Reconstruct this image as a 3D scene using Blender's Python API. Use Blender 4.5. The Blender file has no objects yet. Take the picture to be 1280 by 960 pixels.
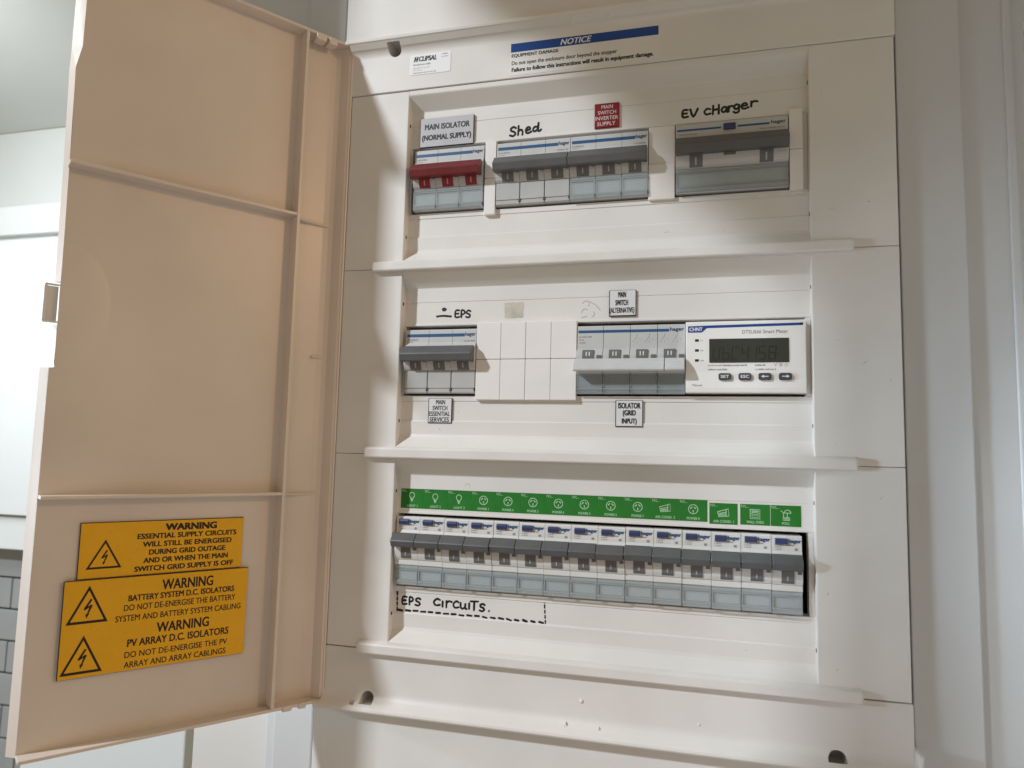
import bpy, bmesh, math, random
from mathutils import Vector, Matrix
random.seed(7)
S = 0.001                                   # everything below is written in millimetres
sc = bpy.context.scene
COL = sc.collection

# ------------------------------------------------------------------ camera
cam_d = bpy.data.cameras.new('camera')
cam = bpy.data.objects.new('camera', cam_d)
COL.objects.link(cam)
right = Vector((0.96618834, 0.25671728, 0.02400675))
fwd = Vector((-0.25783318, 0.96144792, 0.09560311))
up = Vector((0.00146173, -0.09856035, 0.99513))
M = Matrix((right, up, -fwd)).transposed().to_4x4()
M.translation = Vector((208.124, -472.228, -39.332)) * S
cam.matrix_world = M
cam_d.sensor_width = 36.0
cam_d.lens = 898.745 / 1280 * 36
cam_d.clip_start = 0.01
cam_d.clip_end = 50
cam_d.dof.use_dof = True
cam_d.dof.focus_distance = 0.475
cam_d.dof.aperture_fstop = 14
sc.camera = cam

# ------------------------------------------------------------------ light
world = bpy.data.worlds.new('World')
sc.world = world
world.use_nodes = True
bg = world.node_tree.nodes['Background']
bg.inputs[0].default_value = (1.0, 0.895, 0.65, 1)
bg.inputs[1].default_value = 0.28

def area(name, loc, target, size, energy, col, sy=None):
    d = bpy.data.lights.new(name, 'AREA')
    d.energy = energy
    d.color = col
    d.size = size * S
    if sy:
        d.shape = 'RECTANGLE'
        d.size_y = sy * S
    o = bpy.data.objects.new(name, d)
    COL.objects.link(o)
    o.location = Vector(loc) * S
    o.rotation_euler = (Vector(target) - Vector(loc)).to_track_quat('-Z', 'Y').to_euler()
    return o

area('ceiling_lamp_left', (-1600, -1500, 1300), (100, 0, 40), 125, 60, (0.83, 0.91, 1.0))
area('low_room_light', (200, -1100, -450), (150, 0, 0), 300, 0.74, (1.0, 0.50, 0.54))
area('cool_fill_low_right', (500, -1000, -900), (150, 0, -200), 200, 0.7, (0.16, 0.60, 1.0))  # added cool fill for the lower right, stands for no window
area('daylight_far_left', (-1800, -720, 0), (300, 0, -50), 190, 2.4, (0.62, 0.80, 1.0)).data.spread = math.radians(50)
area('warm_lamp_right', (1500, -330, 560), (-100, -80, 0), 150, 3.7, (1.0, 0.60, 0.30))
area('kitchen_lamp', (-1250, 250, 650), (-1300, 960, 0), 500, 8.0, (0.92, 0.98, 1.0))
sc.view_settings.view_transform = 'Standard'
sc.view_settings.look = 'None'
sc.view_settings.exposure = 0.0
sc.view_settings.gamma = 1.0
sc.view_settings.use_curve_mapping = False
sc.render.engine = 'CYCLES'
sc.cycles.max_bounces = 8
sc.cycles.transparent_max_bounces = 12

# ------------------------------------------------------------------ materials
def mat(name, col, rough=0.4, bump=0.0, bscale=700, var=0.0, vscale=25, spec=0.5, metal=0.0, dirt=0.0):
    m = bpy.data.materials.new(name)
    m.use_nodes = True
    nt = m.node_tree
    N, L = nt.nodes, nt.links
    b = N['Principled BSDF']
    b.inputs['Base Color'].default_value = (*col, 1)
    b.inputs['Roughness'].default_value = rough
    b.inputs['Specular IOR Level'].default_value = spec
    b.inputs['Metallic'].default_value = metal
    tc = N.new('ShaderNodeTexCoord')
    if var > 0 or dirt > 0:
        n1 = N.new('ShaderNodeTexNoise')
        n1.inputs['Scale'].default_value = vscale
        n1.inputs['Detail'].default_value = 6
        L.new(tc.outputs['Object'], n1.inputs['Vector'])
        r1 = N.new('ShaderNodeValToRGB')
        r1.color_ramp.elements[0].position = 0.3
        r1.color_ramp.elements[1].position = 0.7
        lo = tuple(max(0, c * (1 - var)) for c in col)
        hi = tuple(min(1, c * (1 + var * .35)) for c in col)
        r1.color_ramp.elements[0].color = (*lo, 1)
        r1.color_ramp.elements[1].color = (*hi, 1)
        L.new(n1.outputs[0], r1.inputs[0])
        out = r1.outputs[0]
        rr = N.new('ShaderNodeMapRange')
        rr.inputs[3].default_value = rough - .08
        rr.inputs[4].default_value = rough + .1
        L.new(n1.outputs[0], rr.inputs[0])
        L.new(rr.outputs[0], b.inputs['Roughness'])
        if dirt > 0:
            n2 = N.new('ShaderNodeTexNoise')
            n2.inputs['Scale'].default_value = 95
            n2.inputs['Detail'].default_value = 9
            n2.inputs['Roughness'].default_value = .75
            n2.inputs['Distortion'].default_value = 1.2
            L.new(tc.outputs['Object'], n2.inputs['Vector'])
            r2 = N.new('ShaderNodeValToRGB')
            r2.color_ramp.elements[0].position = .66
            r2.color_ramp.elements[1].position = .80
            r2.color_ramp.elements[0].color = (0, 0, 0, 1)
            r2.color_ramp.elements[1].color = (dirt, dirt, dirt, 1)
            L.new(n2.outputs[0], r2.inputs[0])
            mx = N.new('ShaderNodeMixRGB')
            mx.inputs[2].default_value = (col[0] * .45, col[1] * .42, col[2] * .37, 1)
            L.new(r2.outputs[0], mx.inputs[0])
            L.new(out, mx.inputs[1])
            out = mx.outputs[0]
        L.new(out, b.inputs['Base Color'])
    if bump > 0:
        nb = N.new('ShaderNodeTexNoise')
        nb.inputs['Scale'].default_value = bscale
        nb.inputs['Detail'].default_value = 4
        L.new(tc.outputs['Object'], nb.inputs['Vector'])
        bp = N.new('ShaderNodeBump')
        bp.inputs['Strength'].default_value = bump
        bp.inputs['Distance'].default_value = 0.0005
        L.new(nb.outputs[0], bp.inputs['Height'])
        L.new(bp.outputs[0], b.inputs['Normal'])
    return m

def clear_mat(name, tint, mixv=0.45, body=(0.42, 0.5, 0.53)):
    m = bpy.data.materials.new(name)
    m.use_nodes = True
    N, L = m.node_tree.nodes, m.node_tree.links
    b = N['Principled BSDF']
    b.inputs['Base Color'].default_value = (*body, 1)
    b.inputs['Roughness'].default_value = 0.18
    t = N.new('ShaderNodeBsdfTransparent')
    t.inputs[0].default_value = (*tint, 1)
    mx = N.new('ShaderNodeMixShader')
    mx.inputs[0].default_value = mixv
    L.new(t.outputs[0], mx.inputs[1])
    L.new(b.outputs[0], mx.inputs[2])
    L.new(mx.outputs[0], N['Material Output'].inputs[0])
    return m

PL = mat('white_plastic', (0.79, 0.765, 0.725), .31, .09, 260, .07, 16, dirt=.24)
PLS = mat('shelf_plastic', (0.78, 0.755, 0.715), .31, .10, 240, .08, 22, dirt=.32)
PLT = mat('plate_plastic', (0.80, 0.78, 0.74), .34, .05, 420, .05, 18, dirt=.12)
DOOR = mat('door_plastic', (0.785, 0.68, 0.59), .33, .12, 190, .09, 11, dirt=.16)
BLANK = mat('blank_plastic', (0.84, 0.81, 0.775), .36, .04, 500, .03, 40)
SCUFF = mat('scuff_grey', (0.34, 0.31, 0.27), .5)
SLOT = mat('dark_slot', (0.012, 0.011, 0.01), .6)
BACKB = mat('back_box_plastic', (0.05, 0.048, 0.045), .7)
MCBG = mat('breaker_pale_grey', (0.56, 0.565, 0.555), .38, .05, 900, .05, 60)
MCBW = mat('breaker_white', (0.72, 0.71, 0.68), .38, .05, 900, .05, 60)
MCBD = mat('breaker_mid_grey', (0.50, 0.51, 0.51), .38, .05, 900, .05, 60)
COVG = mat('cover_pale_grey', (0.48, 0.48, 0.465), .4, .05, 900, .05, 60)
COVC = clear_mat('clear_cover', (0.90, 0.93, 0.93), .36, (0.62, 0.66, 0.665))
COVK = clear_mat('clear_cover_dark', (0.86, 0.89, 0.90), .38, (0.46, 0.50, 0.515))  # darker tint and body than the other clear cover
INS = mat('cover_insert', (0.63, 0.66, 0.66), .5, .03, 600, .1, 80)
GREY = mat('toggle_grey', (0.115, 0.118, 0.12), .40, .08, 1200, .12, 90)
GREYD = mat('toggle_window_grey', (0.145, 0.145, 0.147), .45, .05, 900)
RED = mat('toggle_red', (0.165, 0.017, 0.021), .40, .08, 1200, .12, 90)
REDW = mat('toggle_window_red', (0.30, 0.018, 0.032), .42)
PALE = mat('toggle_pale_grey', (0.58, 0.59, 0.59), .38, .05, 900, .06, 80)
BLUE = mat('stripe_blue', (0.022, 0.095, 0.23), .4)
NAVY = mat('print_navy', (0.012, 0.035, 0.14), .45)
NAVYB = mat('button_blue', (0.035, 0.05, 0.14), .35)
INK = mat('print_black', (0.012, 0.012, 0.013), .5)
MARK = mat('marker_ink', (0.006, 0.006, 0.006), .35)
GREYINK = mat('print_grey', (0.30, 0.30, 0.29), .5)
FAINT = mat('print_faint_grey', (0.44, 0.44, 0.42), .5)
MARKW = mat('on_mark_white', (0.50, 0.50, 0.49), .5)
WINK = mat('print_white', (0.80, 0.80, 0.78), .5)
CFR = mat('cover_edge', (0.30, 0.335, 0.345), .3)
SIGNS = mat('sign_silver', (0.54, 0.54, 0.56), .28, .05, 500, .05, 50)
SIGNW = mat('sign_white', (0.74, 0.74, 0.75), .28, .05, 500, .05, 50)
SIGNK = mat('sign_black_core', (0.015, 0.015, 0.016), .4)
SIGNR = mat('sign_red', (0.25, 0.011, 0.017), .35, .05, 500, .06, 60)
SIGNY = mat('sign_yellow', (0.90, 0.46, 0.008), .26, .05, 400, .05, 30)
YINK = mat('sign_yellow_print', (0.014, 0.007, 0.004), .45)
GREEN = mat('sticker_green', (0.009, 0.19, 0.016), .42, .04, 500, .12, 60)
MINT = mat('sticker_pale_print', (0.46, 0.66, 0.44), .5)
STICKW = mat('sticker_white', (0.86, 0.86, 0.86), .35, .03, 500)
NOTW = mat('notice_paper', (0.80, 0.78, 0.74), .38, .03, 500, .03, 30)
NOTB = mat('notice_blue', (0.010, 0.060, 0.27), .35)
LCD = mat('lcd_glass', (0.046, 0.048, 0.041), .2)
LCDS = mat('lcd_segment', (0.012, 0.013, 0.011), .4)
METER = mat('meter_white', (0.90, 0.875, 0.84), .35, .04, 700, .03, 50)
BTN = mat('meter_button', (0.065, 0.066, 0.07), .5, .06, 900)
TAPE = mat('tape_residue', (0.60, 0.575, 0.48), .30, .5, 300, .22, 120)
WALL = mat('wall_paint', (0.66, 0.625, 0.58), .6, .10, 300, .04, 8)
TRIM = mat('trim_paint', (0.62, 0.62, 0.61), .38, .08, 160, .03, 12)
KWHITE = mat('cupboard_white', (0.76, 0.78, 0.78), .35, .03, 100, .02, 3)
KWALL = mat('kitchen_wall_paint', (0.72, 0.735, 0.73), .6, .05, 100, .03, 3)
TILE = mat('tile_grey_glaze', (0.36, 0.37, 0.37), .15, .06, 30, .10, 9)
GROUT = mat('grout_dark', (0.05, 0.05, 0.05), .8)

# ------------------------------------------------------------------ mesh helpers
def new_bm():
    return bmesh.new()

def build(name, bm, m, parent=None, smooth=False, loc=None):
    me = bpy.data.meshes.new(name)
    bmesh.ops.recalc_face_normals(bm, faces=bm.faces)
    bm.to_mesh(me)
    bm.free()
    me.transform(Matrix.Scale(S, 4))
    ms = m if isinstance(m, (list, tuple)) else [m]
    for k in ms:
        me.materials.append(k)
    if smooth:
        me.polygons.foreach_set('use_smooth', [True] * len(me.polygons))
    o = bpy.data.objects.new(name, me)
    COL.objects.link(o)
    if parent:
        o.parent = parent
    if loc:
        o.location = Vector(loc) * S
    return o

def thing(name, label, cat, loc=(0, 0, 0), rz=0, group=None):
    o = bpy.data.objects.new(name, None)
    o.empty_display_size = .02
    COL.objects.link(o)
    o.location = Vector(loc) * S
    o.rotation_euler = (0, 0, rz)
    tag(o, label, cat, group)
    return o

def tag(o, label, cat=None, group=None):
    o['label'] = label
    if cat:
        o['category'] = cat
    if group:
        o['group'] = group
    return o

def box(bm, x0, x1, y0, y1, z0, z1, bev=0.0, seg=2, mi=0):
    vs = [bm.verts.new((x, y, z)) for x in (x0, x1) for y in (y0, y1) for z in (z0, z1)]
    idx = [(0, 1, 3, 2), (4, 6, 7, 5), (0, 4, 5, 1), (2, 3, 7, 6), (0, 2, 6, 4), (1, 5, 7, 3)]
    fs = [bm.faces.new([vs[i] for i in f]) for f in idx]
    for f in fs:
        f.material_index = mi
    if bev > 0:
        es = list({e for f in fs for e in f.edges})
        r = bmesh.ops.bevel(bm, geom=es, offset=bev, segments=seg, affect='EDGES', profile=.5)
        for f in r['faces']:
            f.material_index = mi

def prism(bm, prof, x0, x1, mi=0, bev=0.0):
    """profile of (y, z) pushed along x"""
    a = [bm.verts.new((x0, y, z)) for y, z in prof]
    b = [bm.verts.new((x1, y, z)) for y, z in prof]
    n = len(prof)
    fs = [bm.faces.new((a[i], a[(i + 1) % n], b[(i + 1) % n], b[i])) for i in range(n)]
    fs.append(bm.faces.new(a[::-1]))
    fs.append(bm.faces.new(b))
    for f in fs:
        f.material_index = mi
    if bev:
        es = list({e for f in fs[-2:] for e in f.edges})
        bmesh.ops.bevel(bm, geom=es, offset=bev, segments=2, affect='EDGES', profile=.5)

def slab(bm, poly, y0, y1, mi=0):
    """polygon of (x, z) pushed along y"""
    a = [bm.verts.new((x, y0, z)) for x, z in poly]
    b = [bm.verts.new((x, y1, z)) for x, z in poly]
    n = len(poly)
    fs = [bm.faces.new((a[i], a[(i + 1) % n], b[(i + 1) % n], b[i])) for i in range(n)]
    fs.append(bm.faces.new(a[::-1]))
    fs.append(bm.faces.new(b))
    for f in fs:
        f.material_index = mi

def rrect(x0, x1, z0, z1, r, n=4):
    pts = []
    for cx, cz, a0 in ((x1 - r, z1 - r, 0), (x0 + r, z1 - r, 90), (x0 + r, z0 + r, 180), (x1 - r, z0 + r, 270)):
        for k in range(n + 1):
            a = math.radians(a0 + 90 * k / n)
            pts.append((cx + r * math.cos(a), cz + r * math.sin(a)))
    return pts

_tc = {}
def text_mesh(s, bold, shear):
    k = (s, bold, shear)
    if k not in _tc:
        cu = bpy.data.curves.new('lettering', 'FONT')
        cu.body = s
        cu.offset = bold
        cu.shear = shear
        cu.resolution_u = 3
        cu.fill_mode = 'FRONT'
        o = bpy.data.objects.new('lettering', cu)
        COL.objects.link(o)
        dg = bpy.context.evaluated_depsgraph_get()
        me = bpy.data.meshes.new_from_object(o.evaluated_get(dg))
        vs = [v.co.xy[:] for v in me.vertices]
        fs = [list(p.vertices) for p in me.polygons]
        bpy.data.objects.remove(o)
        bpy.data.curves.remove(cu)
        bpy.data.meshes.remove(me)
        _tc[k] = (vs, fs)
    return _tc[k]

def text(bm, s, x0, x1, z0, z1, y, bold=0.0, shear=0.0, slant=0.0, mi=0):
    """lettering whose outline fills the given rectangle, facing -y; bold thickens the strokes"""
    vs, fs = text_mesh(s, 0.0, shear)
    ax = min(v[0] for v in vs); bx_ = max(v[0] for v in vs)
    az = min(v[1] for v in vs); bz = max(v[1] for v in vs)
    d = bold * 1.5 * (z1 - z0)
    offs = [(-d, -d * .6), (d, -d * .6), (-d, d * .6), (d, d * .6)] if d > 0 else [(0, 0)]
    for q, (ox, oz) in enumerate(offs):
        nv = []
        for v in vs:
            tx = (v[0] - ax) / (bx_ - ax)
            tz = (v[1] - az) / (bz - az)
            nv.append(bm.verts.new((x0 + d + (x1 - x0 - 2 * d) * tx + ox, y - .006 * q, z0 + d * .6 + (z1 - z0 - 1.2 * d) * tz + oz + slant * tx)))
        for f in fs:
            try:
                fc = bm.faces.new([nv[i] for i in f])
                fc.material_index = mi
            except ValueError:
                pass

def rect(bm, x0, x1, z0, z1, y, mi=0):
    f = bm.faces.new([bm.verts.new(p) for p in ((x0, y, z0), (x1, y, z0), (x1, y, z1), (x0, y, z1))])
    f.material_index = mi

def dashes(bm, x0, x1, z0, z1, y, rnd, mi=0):
    """illegible fine print"""
    x = x0
    while x < x1 - .25:
        w = rnd.uniform(.22, .6)
        h = rnd.uniform(.6, 1.0)
        rect(bm, x, min(x + w, x1), z0, z0 + (z1 - z0) * h, y, mi)
        x += w + rnd.choice((.15, .18, .22, .5))

def smooth_line(p, n=6):
    if len(p) < 3:
        return p
    q = [p[0]] + list(p) + [p[-1]]
    out = []
    for i in range(1, len(q) - 2):
        for k in range(n):
            t = k / n
            a, b, c, d = q[i - 1], q[i], q[i + 1], q[i + 2]
            out.append(tuple(.5 * ((2 * b[j]) + (c[j] - a[j]) * t + (2 * a[j] - 5 * b[j] + 4 * c[j] - d[j]) * t * t
                                   + (3 * b[j] - a[j] - 3 * c[j] + d[j]) * t ** 3) for j in (0, 1)))
    out.append(p[-1])
    return out

def stroke(bm, pts, r, y, depth=.12, smooth=True, seg=8):
    """a pen stroke: a flattened tube with rounded ends lying on the plane y"""
    p = [Vector((a, b)) for a, b in (smooth_line(pts) if smooth else pts)]
    d0 = (p[1] - p[0]).normalized(); d1 = (p[-1] - p[-2]).normalized()
    st = [(p[0] - d0 * r * .9, .35), (p[0] - d0 * r * .5, .8)] + [(q, 1 + random.uniform(-.15, .13)) for q in p] + [(p[-1] + d1 * r * .5, .8), (p[-1] + d1 * r * .9, .35)]
    rings = []
    for i, (q, s) in enumerate(st):
        a = st[max(0, i - 1)][0]; b = st[min(len(st) - 1, i + 1)][0]
        t = (b - a)
        t = t.normalized() if t.length > 1e-9 else d0
        n = Vector((-t.y, t.x))
        rings.append([bm.verts.new((q.x + n.x * r * s * math.cos(2 * math.pi * k / seg), y - depth * s * math.sin(2 * math.pi * k / seg),
                                    q.y + n.y * r * s * math.cos(2 * math.pi * k / seg))) for k in range(seg)])
    for i in range(len(rings) - 1):
        for k in range(seg):
            bm.faces.new((rings[i][k], rings[i][(k + 1) % seg], rings[i + 1][(k + 1) % seg], rings[i + 1][k]))
    bm.faces.new(rings[0][::-1]); bm.faces.new(rings[-1])

def tube(bm, pts, r, seg=6):
    pts = [Vector(p) for p in pts]
    rings = []
    for i, q in enumerate(pts):
        t = (pts[min(len(pts) - 1, i + 1)] - pts[max(0, i - 1)]).normalized()
        u = t.orthogonal().normalized(); v = t.cross(u)
        rings.append([bm.verts.new(q + (u * math.cos(2 * math.pi * k / seg) + v * math.sin(2 * math.pi * k / seg)) * r) for k in range(seg)])
    for i in range(len(rings) - 1):
        for k in range(seg):
            bm.faces.new((rings[i][k], rings[i][(k + 1) % seg], rings[i + 1][(k + 1) % seg], rings[i + 1][k]))

def disc_prism(bm, cx, cz, r, y0, y1, n=14, mi=0):
    slab(bm, [(cx + r * math.cos(2 * math.pi * k / n), cz + r * math.sin(2 * math.pi * k / n)) for k in range(n)], y0, y1, mi)

def cut(o, cutters):
    """subtract solids from an object's mesh, then drop the solids"""
    for c in cutters:
        md = o.modifiers.new('cut', 'BOOLEAN')
        md.operation = 'DIFFERENCE'
        md.solver = 'EXACT'
        md.object = c
    dg = bpy.context.evaluated_depsgraph_get()
    dg.update()
    me = bpy.data.meshes.new_from_object(o.evaluated_get(dg))
    o.modifiers.clear()
    old = o.data
    o.data = me
    me.name = old.name
    bpy.data.meshes.remove(old)
    for c in cutters:
        bpy.data.objects.remove(c)

ROW = 132.5
MOD = 17.6
ZR = {1: ROW, 2: 0.0, 3: -ROW}
FY = -6.5            # front face of the surround

# ------------------------------------------------------------------ room
def structure(name, bm, m):
    o = build(name, bm, m)
    o['kind'] = 'structure'
    return o

b = new_bm(); box(b, -178, -60, 32, 130, -900, 900); box(b, -60, 329.9, 70, 130, -900, 900)
structure('wall', b, WALL)
b = new_bm(); box(b, 330, 900, 2.2, 130, -900, 900); structure('wall', b, TRIM)
# painted architraves either side of the enclosure
t = thing('architrave', 'white painted timber trim running down the wall right of the enclosure', 'trim', (322, -1.5, -600))
b = new_bm(); prism(b, [(0, 0), (0, 1500), (4, 1500), (4, 0)], 1.5, 37.0, bev=.8); build('trim_board', b, TRIM, t)
b = new_bm(); prism(b, [(2.2, 0), (2.2, 1500), (4.5, 1500), (4.5, 0)], 61, 66, bev=.9); prism(b, [(2.8, 0), (2.8, 1500), (4.5, 1500), (4.5, 0)], 72, 90, bev=.7); build('bead', b, TRIM, t)
t = thing('architrave', 'grey white timber trim strip on the wall behind the door hinge', 'trim', (-96, 6, -600))
b = new_bm(); prism(b, [(0, 0), (0, 1500), (30, 1500), (30, 0)], 4, 35, bev=1.0); build('trim_board', b, TRIM, t)
b = new_bm(); prism(b, [(9, 0), (9, 1500), (30, 1500), (30, 0)], -8, 3.6, bev=1.5); build('bead', b, TRIM, t)

# added unseen panel, outline shaped to keep the lamp off the right hand side
b = new_bm(); slab(b, [(-156, -701), (-156, 347), (-204, 387), (-282, 480), (-321, 501), (-345, 553), (-361, 1454), (170, 1454), (170, 469), (-53, 361), (-98, 269), (-98, -701)], -356, -344)
structure('light_blocker', b, WALL)
b = new_bm(); box(b, -900, -416, -356, -344, 501, 1450); box(b, -1020, -600, -356, -344, 50, 500.9); box(b, -1020, -600, -356, -344, -900, -102); structure('light_blocker', b, WALL)  # added unseen panels that cut off parts of both left hand lights
b = new_bm(); box(b, 436, 470, -75, 2, -900, 900); structure('ambient_blocker', b, TRIM)  # unseen panel added to dim the ambient light on the right trim

# kitchen glimpsed past the free edge of the door
b = new_bm(); box(b, -2600, -900, 972, 1040, -1500, 782); structure('kitchen_wall', b, KWALL)
b = new_bm(); box(b, -2600, -300, -100, 971, 784, 820); structure('ceiling', b, KWALL)
b = new_bm(); box(b, -1800, -1250, 966.5, 972, -1000, -216); g = structure('tiled_splashback', b, GROUT)
tile_me = None
for r in range(9):
    for c in range(4):
        x = -1640 + c * 104 + (52 if r % 2 else 0)
        if tile_me is None:
            b = new_bm(); box(b, 0, 100, -7.5, 1, 0, 71.5, 2.2, 2); o = build('tile', b, TILE, g); tile_me = o.data
        else:
            o = bpy.data.objects.new('tile', tile_me); COL.objects.link(o); o.parent = g
        o.location = Vector((x, 966, -296 - r * 75.5)) * S
        o.rotation_euler = (random.uniform(-.006, .006), random.uniform(-.003, .003), random.uniform(-.006, .006))
t = thing('kitchen_cupboard', 'bright white wall cupboard seen past the left edge of the open door', 'cupboard', (-1500, 900, -216))
b = new_bm(); box(b, -500, 300, 8, 66, 0, 762); build('carcass', b, KWHITE, t)
b = new_bm(); box(b, -500, 300, -10, 8, 2, 674, 2); build('cupboard_door', b, KWHITE, t)
b = new_bm(); box(b, -500, 300, -10, 8, 686, 760, 2); build('top_panel', b, KWHITE, t)
b = new_bm(); box(b, -500, 300, 4, 66, -80, -2, 2); build('valance', b, KWHITE, t)
t = thing('kitchen_unit', 'plain white cabinet panel glimpsed under the open door', 'cabinet', (-800, 600, -900))
b = new_bm(); box(b, -170, 171, 0, 300, 0, 410, 3); build('side_panel', b, KWHITE, t)
b = new_bm(); box(b, -180, 175, -8, 310, 410.5, 430, 3); build('bench_top', b, KWHITE, t)

# ------------------------------------------------------------------ enclosure
enc = thing('switchboard_enclosure', 'white plastic electrical distribution board with its door swung open to the left', 'switchboard', (0, 0, 0))
# back box behind the plates
b = new_bm()
box(b, -40, 316, 62, 66, -200, 250); box(b, -40, -36, 13, 62, -200, 250); box(b, 312, 316, 13, 62, -200, 250)
box(b, -36, 312, 13, 62, 246, 250); box(b, -36, 312, 13, 62, -200, -196)
build('back_box', b, BACKB, enc)

def arch(cx, z0, z1, w, y0, y1, topside=True):
    r = w / 2
    bm = new_bm()
    if topside:
        pts = [(cx - r, z0), (cx + r, z0)] + [(cx + r * math.cos(math.radians(a)), z1 - r + r * math.sin(math.radians(a))) for a in range(0, 181, 18)]
    else:
        pts = [(cx + r, z1), (cx - r, z1)] + [(cx + r * math.cos(math.radians(a)), z0 + r + r * math.sin(math.radians(a))) for a in range(180, 361, 18)]
    slab(bm, pts, y0, y1)
    return build('cutter', bm, PL)

def arc(cy, cz, r, a0, a1, n=6):
    return [(cy + r * math.cos(math.radians(a0 + (a1 - a0) * k / n)), cz + r * math.sin(math.radians(a0 + (a1 - a0) * k / n))) for k in range(n + 1)]

XL, XR = -46.0, 321.5
FB = FY - 1.1        # the top band stands a little proud of the panel below it
# top band with its overhanging lip
prof = [(12, 222.9), (FB + .4, 222.9), (FB, 223.3), (FB, 250)] + arc(FB - 7, 250, 7, 0, 60, 8) + [(-14.0, 259.4), (-14.8, 260.0), (-15.1, 261.6), (-14.6, 262.8), (-10, 265.5), (FY - .5, 266.4), (FY, 268), (FY, 420), (12, 420)]
b = new_bm(); prism(b, prof, XL, XR + .5)
top = build('top_band', b, PL, enc)
cut(top, [arch(-11.5, 249.6, 264, 10.0, -13.2, 11, False), arch(-23.5, 258.2, 261.4, 3.0, -12.5, 6, False)])
# bottom band
prof = [(12, -175.3), (FY + .5, -175.3), (FY, -175.8), (FY, -203)] + [(y, -z) for y, z in arc(FY - 7, 203, 7, 0, 64, 8)] + \
       [(-13.6, -211.6), (-14.4, -212.3), (-14.7, -213.6), (-14.2, -214.6), (-10, -215.4), (FY - .3, -216.4), (FY, -218), (FY, -420), (12, -420)]
b = new_bm(); prism(b, prof, XL, XR + .5)
bot = build('bottom_band', b, PL, enc)
cut(bot, [arch(-12.8, -211.3, -202.6, 9.5, -11.5, 11), arch(281.6, -214, -204.5, 10.5, -11.5, 11), arch(-22.6, -212.5, -207.2, 4.0, -12.5, -8.6)])
b = new_bm(); box(b, XR + .6, XR + 3.4, -15, 0, -300, -199.5, 1.0); build('lip_end', b, PL, enc)
b = new_bm(); box(b, -53, XL - .02, FY, 12, 264.5, 420); prism(b, [(-10, 265.4), (-14.6, 262.7), (-15.1, 261.6), (-14.8, 260.0), (-14.0, 259.5), (-10, 260.4)], XL - 3.2, XL - .02, bev=.4); build('band_end', b, PL, enc)
b = new_bm(); box(b, -53, XL - .02, FY, 12, -420, -216); prism(b, [(-10, -215.3), (-14.2, -214.6), (-14.7, -213.6), (-14.4, -212.3), (-13.6, -211.6), (-10, -210.6)], XL - 4.2, XL - .02, bev=.4); build('band_end', b, PL, enc)
# moulded dimples and tabs on the bands
for x, z, y, rr in ((133.4, -193.5, FY, 1.4), (121.5, 253.5, FB, 1.3), (147, 254.5, FB, 1.3), (205, -199.5, FY, .9)):
    b = new_bm()
    bmesh.ops.create_icosphere(b, subdivisions=2, radius=rr, matrix=Matrix.Translation((x, y, z)) @ Matrix.Diagonal((1, .6, 1, 1)))
    build('moulding_mark', b, PL, enc, smooth=True)
for x, z in ((123.8, -208.6), (144.6, -209.1)):
    b = new_bm(); slab(b, [(x - .9, z), (x + 1.1, z - .3), (x + .3, z + 2.1)], -9.8, -6.8); build('moulding_tab', b, PL, enc)
for x in (121, 147):
    b = new_bm(); prism(b, [(-7, 259.5), (-13, 259.8), (-13, 255.5), (-12, 254)], x - .9, x + .9); build('moulding_tab', b, PL, enc)

def panel_mesh():
    bm = new_bm()
    z0, z1 = -42.15, 90.1
    box(bm, -46.0, 0.2, FY, 12, z0, z1, .55)
    box(bm, 272.2, XR, FY, 12, z0, z1, .55)
    prism(bm, [(FY, z1 - .1), (FY, 87), (FY + .3, 86.2), (1.6, 77.4), (2, 76.8), (2, 66.7), (2.35, 66.6), (2.35, 66.15), (2, 66.05), (2, 51.2),
               (1.6, 50.9), (1.6, 49.7), (2, 49.4), (12, 49.4), (12, z1 - .1)], .2, 272.2)
    prism(bm, [(12, -.3), (2.3, -.3), (1.7, -.6), (1.6, -1), (1.6, -4.0), (2.2, -4.2), (2.2, -4.6), (1.8, -4.9), (1.7, -17.8), (1.2, -18.2), (1.0, -18.6),
               (1.4, -27.6), (.8, -29.6), (-.2, -30.6), (FY, -37.0), (FY, z0 + .1), (12, z0 + .1)], .2, 272.2)
    box(bm, 269.2, 272.1, 2, 12, -.2, 49.3)
    box(bm, .3, 1.0, 2, 12, -.2, 49.3)
    return bm
panels = {}
pm = None
for k in (1, 2, 3):
    if pm is None:
        o = build('escutcheon_panel', panel_mesh(), PL, enc); pm = o.data
    else:
        o = bpy.data.objects.new('escutcheon_panel', pm); COL.objects.link(o); o.parent = enc
    o.location = (0, 0, ZR[k] * S)
    panels[k] = o
    # clip slots in the side walls of the recess
    for x, zs in ((.2, (65, -18.5)), (272.2, (67.5, -18.5))):
        for z in zs:
            b = new_bm()
            box(b, x - .35, x + .35, -3.1, -1.9, z - 1.1, z + 1.1, .1)
            build('clip_slot', b, SLOT, o)
# full-width lower shelves
sm = None
for k in (1, 2, 3):
    if sm is None:
        b = new_bm()
        prism(b, [(-6.2, -36.75), (-7.6, -37.0), (-9.6, -37.5), (-10.5, -38.1), (-10.9, -38.9), (-11.1, -43.8), (-10.7, -44.5), (-10.2, -44.7), (-6.2, -44.7)], -21.6, 295.8, bev=1.2)
        o = build('shelf_bar', b, PLS, enc); sm = o.data
    else:
        o = bpy.data.objects.new('shelf_bar', sm); COL.objects.link(o); o.parent = enc
    o.location = (0, 0, ZR[k] * S)
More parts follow.
